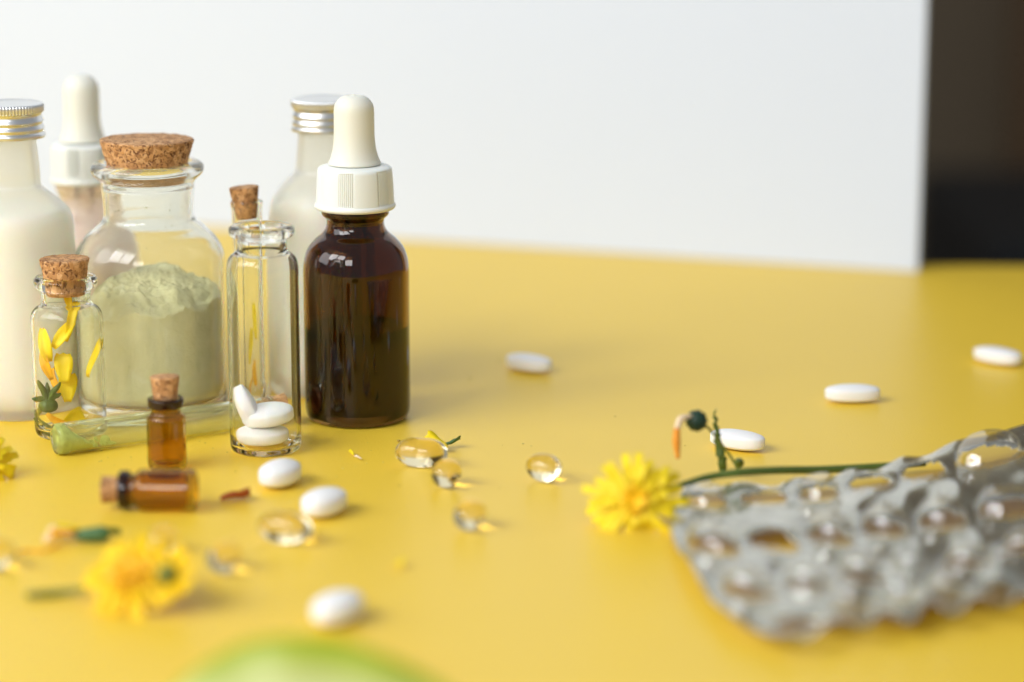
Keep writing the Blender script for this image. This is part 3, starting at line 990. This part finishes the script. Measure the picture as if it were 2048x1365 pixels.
# its long stem with side leaves runs back to the right, under the pack
stem_pts = [fc_ + Vector((0.002, 0.007, 0.0)), G(1345, 975, 0.006), G(1410, 956, 0.006), G(1480, 945, 0.007), G(1560, 941, 0.006), G(1640, 940, 0.004), G(1760, 934, 0.003), G(1850, 926, 0.003)]
q = fl1.rotation_quaternion.to_matrix().transposed()
lp_ = [q @ (p - fc_) for p in stem_pts]
link('stem', tube_mesh('stem', lp_, [0.0006, 0.0007, 0.0010, 0.0012, 0.0012, 0.0012, 0.0012, 0.0011]), fl1, M['green'])


def blade(pts, widths, name='leaf', ruffle=0.0006):
    P = [Vector(p) for p in pts]
    n = 22
    V, F = [], []
    for i in range(n + 1):
        t = i / n * (len(P) - 1); k = min(int(t), len(P) - 2); f_ = t - k
        q_ = P[k].lerp(P[k + 1], f_); w_ = widths[k] + (widths[k + 1] - widths[k]) * f_
        d = Vector((1, 0.15, 0.1)).normalized()
        jit = ruffle * noise.noise(Vector((i * 1.3, 2, 3))) * 2
        for s in (-1, 0, 1):
            V.append(q_ + d * (w_ * s + jit) + Vector((0, 0.0006 * abs(s) + ruffle * math.sin(i * 1.7 + s), 0)))
    k0 = len(V)
    V += [v + Vector((0, 0.0002, 0)) for v in V]
    for i in range(n):
        for j in range(2):
            a = i * 3 + j
            F.append((a, a + 1, a + 4, a + 3)); F.append((k0 + a, k0 + a + 3, k0 + a + 4, k0 + a + 1))
    for i in range(n):
        a = i * 3; F.append((a, a + 3, k0 + a + 3, k0 + a)); a += 2; F.append((a + 3, a, k0 + a, k0 + a + 3))
    return mesh(name, V, F)


yl = 0.757
bl = [A(1447, 947, yl), A(1443, 925, yl), A(1439, 900, yl + .001), A(1434, 868, yl + .002), A(1429, 848, yl + .002), A(1428, 822, yl + .003)]
link('leaf', blade([q @ (p - fc_) for p in bl], [0.0009, 0.0014, 0.0013, 0.0007, 0.0004, 0.0001]), fl1, M['green'])
# bud on a thin side stalk
sb = [A(1478, 943, yl), A(1462, 915, yl), A(1440, 885, yl), A(1418, 858, yl - .002), A(1405, 848, yl - .004), A(1396, 843, yl - .006)]
link('stalk', tube_mesh('stalk', [q @ (p - fc_) for p in sb], [0.00045, 0.0004, 0.0004, 0.0004, 0.0004, 0.0004], 8), fl1, M['olive'])
bud = link('bud', lathe('bud', spline([(0, -0.0031), (0.0018, -0.0026), (0.0030, -0.0008), (0.0031, 0.0008), (0.0018, 0.0026), (0, 0.0032)], 4), 24,
                        lambda th, r, z, i: (r * (1 + .05 * math.cos(9 * th)), z)), fl1, M['dark_green'])
bud.location = q @ (A(1393, 842, yl - .008) - fc_)
b2_ = A(1478, 926, yl - .002)
sm = link('bud', lathe('bud', spline([(0, -0.0016), (0.0014, -0.001), (0.0013, 0.0006), (0.0004, 0.0022), (0, 0.0034)], 4), 16), fl1, M['green'])
sm.location = q @ (b2_ - fc_)
wp = [A(1384, 832, yl - .010), A(1362, 838, yl - .012), A(1354, 858, yl - .014), A(1353, 885, yl - .015), A(1356, 918, yl - .016)]
link('wilted_petal', tube_mesh('wilted_petal', [q @ (p - fc_) for p in wp[:3]], [0.0004, 0.0011, 0.0009], 8), fl1, M['petal_cream'])
link('wilted_petal', tube_mesh('wilted_petal', [q @ (p - fc_) for p in wp[2:]], [0.0009, 0.0012, 0.0005], 8), fl1, M['petal_orange'])

fA = A(262, 1152, 0.640)
flower(fA, (-0.12, -0.55, 0.83), 0.0142, 'blurred yellow flower with orange centre in the left foreground', 'yellow flowers', n1=14, seed=5, wide=1.6, deep=2, heart='petal_deep', outer='petal_gold')
fB = A(338, 1152, 0.636)
ob = flower(fB, (0.30, 0.60, -0.45), 0.0092, 'blurred yellow flower showing its green underside in the left foreground', 'yellow flowers', n1=12, seed=8, wide=1.5, deep=2, heart='petal_deep', outer='petal_gold')
fC = A(-22, 925, 0.757)
flower(fC, (0.25, -0.85, 0.42), 0.0095, 'yellow flower mostly outside the left edge of the picture', 'yellow flowers', n1=14, seed=9, wide=1.3)

# stem piece left foreground
s0 = [G(52, 1190, .0014), G(95, 1188, .0012), G(130, 1184, .0016), G(172, 1178, .0035)]
o = link('twig', tube_mesh('twig', s0, [0.0008, 0.0011, 0.0010, 0.0006]), None, M['olive'])
tag(o, 'blurred olive green stem piece left of the blurred flower', 'stem')
# lying floret: cream tube with yellow tip and a green calyx
fp = G(152, 1070, 0.0025)
ft = empty('floret', fp, 'small cream and yellow bud with green calyx lying on the table at lower left', 'flower bud')
link('calyx', tube_mesh('calyx', [(0, 0, 0), (0.003, 0, 0), (0.007, 0.0004, 0.0002), (0.0088, .0009, .0006)], [0.0012, 0.0019, 0.0022, 0.0014], 12), ft, M['mid_green'])
for k, (a_, b_) in enumerate([(0.5, 0.0), (-0.1, 0.5), (0.2, -0.3)]):
    pt_ = petal_mesh(0.0042, 0.0018, curl=.3, cup=.8, seed=70 + k); pt_.materials.append(M['green'])
    o = link('sepal', pt_, ft); o.location = (0.0080, .0006 * k, .0004 + .0004 * k); o.rotation_euler = (b_ * .4, 0, -PI / 2 + a_)
for k, (a_, b_, mt) in enumerate([(0.25, 0.1, 'petal_cream'), (-0.2, 0.2, 'petal_cream'), (0.0, 0.3, 'petal_cream'), (0.45, 0.05, 'petal_deep'), (-0.05, 0.02, 'petal')]):
    pt_ = petal_mesh(0.0098 - .0006 * k, 0.0032, curl=.12, cup=.9, seed=80 + k); pt_.materials.append(M[mt])
    o = link('floret_petal', pt_, ft); o.location = (0.0008, 0, -.0006 + .0005 * k); o.rotation_euler = (b_ * .5, 0, PI / 2 + a_)
s1 = [G(28, 1108, .0008), G(55, 1100, .0008), G(85, 1103, .0007), G(120, 1090, .0010)]
o = link('twig', tube_mesh('twig', s1, [0.0003, 0.0004, 0.0004, 0.0003], 8), None, M['petal_deep'])
tag(o, 'thin dry stalk on the table below the cream and yellow bud', 'stem')


def scrap(px, py, L, W, yaw, mat, label, cat, seed, lift=0.0008, pitch=0.06, name='petal'):
    me = petal_mesh(L, W, curl=-.08, cup=.5, seed=seed, twist=.5)
    me.materials.append(M[mat])
    o = link(name, me)
    o.rotation_euler = (pitch, 0, math.radians(yaw))
    p = G(px, py); o.location = (p.x, p.y, lift) - o.rotation_euler.to_matrix() @ Vector((0, L / 2, 0)) * Vector((1, 1, 0)).length / 1.4142 if False else Vector((p.x, p.y, lift)) - Vector((-math.sin(math.radians(yaw)), math.cos(math.radians(yaw)), 0)) * L / 2
    tag(o, label, cat)
    return o


scrap(870, 905, 0.0085, 0.0045, 60, 'petal', 'yellow petal lying behind the long gel capsule', 'petal', 51, lift=.0016, pitch=.25)
scrap(907, 897, 0.0052, 0.0034, -70, 'mid_green', 'tiny green leaf beside the long gel capsule', 'leaf', 52, lift=.0012, pitch=.2, name='leaf')
scrap(703, 912, 0.0040, 0.0010, 25, 'petal', 'thin yellow petal scrap in front of the dropper bottle', 'petal', 53)
scrap(716, 921, 0.0030, 0.0009, 50, 'petal_cream', 'pale sliver of petal in front of the dropper bottle', 'petal', 54)
scrap(799, 1136, 0.0034, 0.0030, 10, 'petal', 'tiny yellow petal scrap alone in the middle foreground', 'petal', 55, lift=.0008)
scrap(472, 1003, 0.0090, 0.0065, -85, 'red_petal', 'dried reddish brown petal right of the lying amber vial', 'petal', 56, lift=.0006)
scrap(630, 1078, 0.0040, 0.0016, -60, 'petal', 'faint yellow petal scrap beside the blurred gel capsule', 'petal', 57)

# fine crumbs of powder and petal spilt on the table
bm = bmesh.new()
rc_ = random.Random(44)
for k in range(260):
    px = rc_.gauss(430, 330); py = rc_.gauss(985, 95)
    if not (0 < px < 1200 and 870 < py < 1340): continue
    p = G(px, py); s_ = rc_.uniform(.00006, .00022)
    bmesh.ops.create_icosphere(bm, subdivisions=1, radius=1, matrix=Matrix.Translation((p.x, p.y, s_ * .5)) @ Matrix.Diagonal((s_ * rc_.uniform(.7, 2), s_ * rc_.uniform(.7, 2), s_ * .6, 1)))
me = bpy.data.meshes.new('crumbs'); bm.to_mesh(me); bm.free()
o = link('crumbs', me, None, M['crumb']); tag(o, 'fine yellow green powder crumbs spilt around the small vials', 'crumbs', kind='stuff')
# dust specks
bm = bmesh.new()
for px, py, s in [(996, 722, .0004), (940, 758, .0004), (742, 902, .0002), (1230, 834, .0003), (797, 883, .0006), (1370, 892, .0002), (798, 972, .0003)]:
    p = G(px, py)
    bmesh.ops.create_icosphere(bm, subdivisions=1, radius=1, matrix=Matrix.Translation((p.x, p.y, s * .4)) @ Matrix.Diagonal((s, s * 1.6, s * .5, 1)))
me = bpy.data.meshes.new('dust'); bm.to_mesh(me); bm.free()
o = link('dust', me, None, M['speck']); tag(o, 'fine dark specks scattered on the yellow table', 'dust', kind='stuff')

# ------------------------------------------------------------------ green leaf in the near foreground
def leaf_material():
    m, nt, b = mat_new('broad_leaf')
    N = nt.nodes; L = nt.links
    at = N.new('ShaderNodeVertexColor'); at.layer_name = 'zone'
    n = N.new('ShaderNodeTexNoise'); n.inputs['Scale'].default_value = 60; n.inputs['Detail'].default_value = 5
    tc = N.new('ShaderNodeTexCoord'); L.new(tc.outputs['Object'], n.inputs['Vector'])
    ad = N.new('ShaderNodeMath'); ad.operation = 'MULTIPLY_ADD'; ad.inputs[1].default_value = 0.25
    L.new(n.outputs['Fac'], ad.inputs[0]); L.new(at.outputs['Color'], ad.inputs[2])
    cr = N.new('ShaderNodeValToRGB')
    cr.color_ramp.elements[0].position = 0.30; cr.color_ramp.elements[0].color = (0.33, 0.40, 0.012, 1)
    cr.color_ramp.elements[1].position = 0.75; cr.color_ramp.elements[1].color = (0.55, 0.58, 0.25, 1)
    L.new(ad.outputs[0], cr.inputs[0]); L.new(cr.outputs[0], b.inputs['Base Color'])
    b.inputs['Roughness'].default_value = 0.35
    return m


LY = 0.53
bx0 = A(285, 1500, LY); tip = A(990, 1470, LY)
lf = empty('leaf', (bx0.x, LY, 0.0), 'pale broad green leaf, very blurred, rising into the bottom of the picture', 'leaf')
base3 = Vector((bx0.x, LY + .004, bx0.z)); axis = tip - base3
upv = Vector((0, 0.35, 0.94)).normalized()
V, F, Z = [], [], []
NLf, NW = 40, 16
for i in range(NLf + 1):
    t = i / NLf
    top = (math.sin(PI * t ** 0.80)) ** 0.75
    for j in range(NW + 1):
        s_ = j / NW * 2 - 1
        wv = 0.0210 * top * s_
        cup = -0.005 * s_ * s_ * top - 0.0004 * math.cos(t * 23) * abs(s_)
        p = base3 + axis * t + upv * wv + Vector((0, -cup, 0)) + Vector((0, -0.002 * math.sin(PI * t), 0.0))
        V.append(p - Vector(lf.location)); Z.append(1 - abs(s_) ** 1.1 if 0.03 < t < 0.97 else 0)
for i in range(NLf):
    for j in range(NW):
        a = i * (NW + 1) + j; F.append((a, a + 1, a + NW + 2, a + NW + 1))
me = mesh('blade', V, F)
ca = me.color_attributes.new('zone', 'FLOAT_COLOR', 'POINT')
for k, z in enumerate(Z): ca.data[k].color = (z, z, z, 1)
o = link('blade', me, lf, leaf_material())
md = o.modifiers.new('thickness', 'SOLIDIFY'); md.thickness = 0.0004
bl_ = base3 - Vector(lf.location)
link('midrib', tube_mesh('midrib', [bl_ + axis * t + Vector((0, 0.0006, 0)) for t in (0, .3, .6, .97)], [0.0010, 0.0008, 0.0006, 0.0003], 8), lf, M['mid_green'])
link('stem', tube_mesh('stem', [bl_, bl_ + Vector((-0.006, 0, -0.010)), bl_ + Vector((-0.012, .004, -0.03)), Vector((-0.014, .006, 0.0011))], [0.0010, 0.0011, 0.0012, 0.0012], 10), lf, M['green'])

# ------------------------------------------------------------------ blister pack
LP = [G(1372, 972, 0.0032), G(1338, 1045, 0.0048), G(1385, 1140, 0.0054), G(1455, 1225, 0.0054), G(1560, 1275, 0.0054)]
RP = [G(2210, 815, 0.0097), G(2240, 910, 0.0086), G(2260, 1010, 0.0081), G(2280, 1080, 0.0081), G(2290, 1150, 0.0081)]
Tm = [G(1372, 972, 0.0032), G(1560, 965, 0.0038), G(1740, 938, 0.0048), G(1930, 885, 0.0070), G(2210, 815, 0.0097)]
Bm_ = [G(1560, 1275, 0.0054), G(1740, 1240, 0.0060), G(1900, 1212, 0.0065), G(2080, 1195, 0.0070), G(2290, 1150, 0.0081)]


def curve(P, t):
    n = len(P) - 1
    t = max(0, min(1, t)) * n; k = min(int(t), n - 1); f_ = t - k
    p0 = P[max(k - 1, 0)]; p1 = P[k]; p2 = P[k + 1]; p3 = P[min(k + 2, n)]
    return 0.5 * ((2 * p1) + (p2 - p0) * f_ + (2 * p0 - 5 * p1 + 4 * p2 - p3) * f_ * f_ + (-p0 + 3 * p1 - 3 * p2 + p3) * f_ ** 3)




def S(u, v):
    c = curve(Tm, u) * (1 - v) + curve(Bm_, u) * v
    d = curve(LP, v) * (1 - u) + curve(RP, v) * u
    e = (Tm[0] * (1 - u) + Tm[-1] * u) * (1 - v) + (Bm_[0] * (1 - u) + Bm_[-1] * u) * v
    p = c + d - e
    p.z += 0.0016 * noise.noise(Vector((u * 7, v * 5, 1))) + 0.0008 * math.cos(2 * PI * (u * 7.15 - .66)) * math.cos(2 * PI * (v * 4 - .5))
    p.y -= 0.0028 * v ** 5 * math.cos(2 * PI * (u * 7.15 - .66)) * min(1, u * 5)
    return p


NC, NR = 7, 4
bpk = empty('blister_pack', S(0.5, 0.5), 'silver blister pack with clear empty pockets and torn foil in the right foreground', 'blister pack')
org = Vector(bpk.location)
LU = sum((S((k + 1) / 20, .5) - S(k / 20, .5)).length for k in range(20))
LV = sum((S(.4, (k + 1) / 20) - S(.4, k / 20)).length for k in range(20))
PHI = math.radians(38)
rnd = random.Random(12)
cells = []
for i in range(NC):
    for j in range(NR):
        u = (i + 0.74) / (NC + 0.2) + .012 * (j - 1.5); v = (j + 0.5) / NR + .01 * (j - 1.2)
        torn = rnd.random() < 0.8 or j == 0 or (i, j) == (0, 3)
        cells.append((u, v, 0.0084, 0.0058, torn, rnd.random() * 10))


def cell_uv(c, r_, th):
    """a point of the oblong cell (turned in the sheet's plane) -> sheet u, v"""
    u, v, a, b = c[:4]
    x = a * r_ * math.cos(th); y = b * r_ * math.sin(th)
    return u + (x * math.cos(PHI) - y * math.sin(PHI)) / LU, v + (x * math.sin(PHI) + y * math.cos(PHI)) / LV


def in_cell(c, u, v):
    x = (u - c[0]) * LU; y = (v - c[1]) * LV
    X = (x * math.cos(PHI) + y * math.sin(PHI)) / c[2]; Y = (-x * math.sin(PHI) + y * math.cos(PHI)) / c[3]
    return math.hypot(X, Y), math.atan2(Y, X)


NU, NV = 190, 110


def sheet(name, dz, mat, thick, foil):
    V, F = [], []
    for i in range(NU + 1):
        for j in range(NV + 1):
            u, v = i / NU, j / NV
            c_ = 0
            if foil:
                for c in cells:
                    if abs(u - c[0]) > .1: continue
                    d, _ = in_cell(c, u, v)
                    if c[4] and .7 < d < 1.3: c_ -= 0.0007 * (1 + noise.noise(Vector((u * 50, v * 40, c[5])))) * math.exp(-((d - .9) / .2) ** 2)
            V.append(S(u, v) - org + Vector((0, 0, dz + c_)))
    for i in range(NU):
        for j in range(NV):
            u, v = (i + .5) / NU, (j + .5) / NV
            skip = False
            for c in cells:
                if abs(u - c[0]) > .1: continue
                d, th = in_cell(c, u, v)
                if foil and c[4] and d < 1.02 + 0.22 * noise.noise(Vector((math.cos(th) * 1.3, math.sin(th) * 1.3, c[5]))): skip = True
                if not foil and d < 1.0: skip = True
            if skip: continue
            a_ = i * (NV + 1) + j
            F.append((a_, a_ + 1, a_ + NV + 2, a_ + NV + 1))
    me = mesh(name, V, F)
    bm = bmesh.new(); bm.from_mesh(me)
    bmesh.ops.delete(bm, geom=[v for v in bm.verts if not v.link_faces], context='VERTS')
    bmesh.ops.recalc_face_normals(bm, faces=bm.faces)
    bm.to_mesh(me); bm.free()
    o = link(name, me, bpk, mat)
    md = o.modifiers.new('thickness', 'SOLIDIFY'); md.thickness = thick; md.offset = 0


sheet('foil', -0.0002, M['foil'], 0.00006, True)
sheet('plastic_sheet', 0.0003, M['pvc'], 0.0002, False)
for ci, c in enumerate(cells):
    if c[4] and (ci % NR == 0 and ci // NR in (1, 3, 4, 6) or ci == 3 or ci % 7 == 5): continue      # pocket torn right away
    V, F = [], []
    seg, nr = 32, 9
    rd = random.Random(int(c[5] * 999))
    H = 0.0052 * rd.uniform(.7, 1.15); dent = rd.uniform(0, 1)
    for k in range(nr + 1):
        s_ = 1.05 if k == 0 else math.cos(k / nr * PI / 2) ** 0.5
        h = 0 if k == 0 else H * math.sin(k / nr * PI / 2) ** 0.75
        for q_ in range(seg):
            th = 2 * PI * q_ / seg
            u, v = cell_uv(c, s_, th)
            p = S(u, v) - org
            dd = -0.0016 * dent * max(0, 1 - ((s_ * math.cos(th) - .3) ** 2 + (s_ * math.sin(th) + .2) ** 2) * 2.2) * (k / nr)
            V.append(p + Vector((0, 0, 0.0003 + h + dd + .0002 * noise.noise(p * 300))))
    for k in range(nr):
        for q_ in range(seg):
            j = (q_ + 1) % seg
            F.append((k * seg + q_, k * seg + j, (k + 1) * seg + j, (k + 1) * seg + q_))
    F.append(tuple(range(nr * seg, nr * seg + seg)))
    o = link('pocket', mesh('pocket', V, F), bpk, M['pvc_dome'])
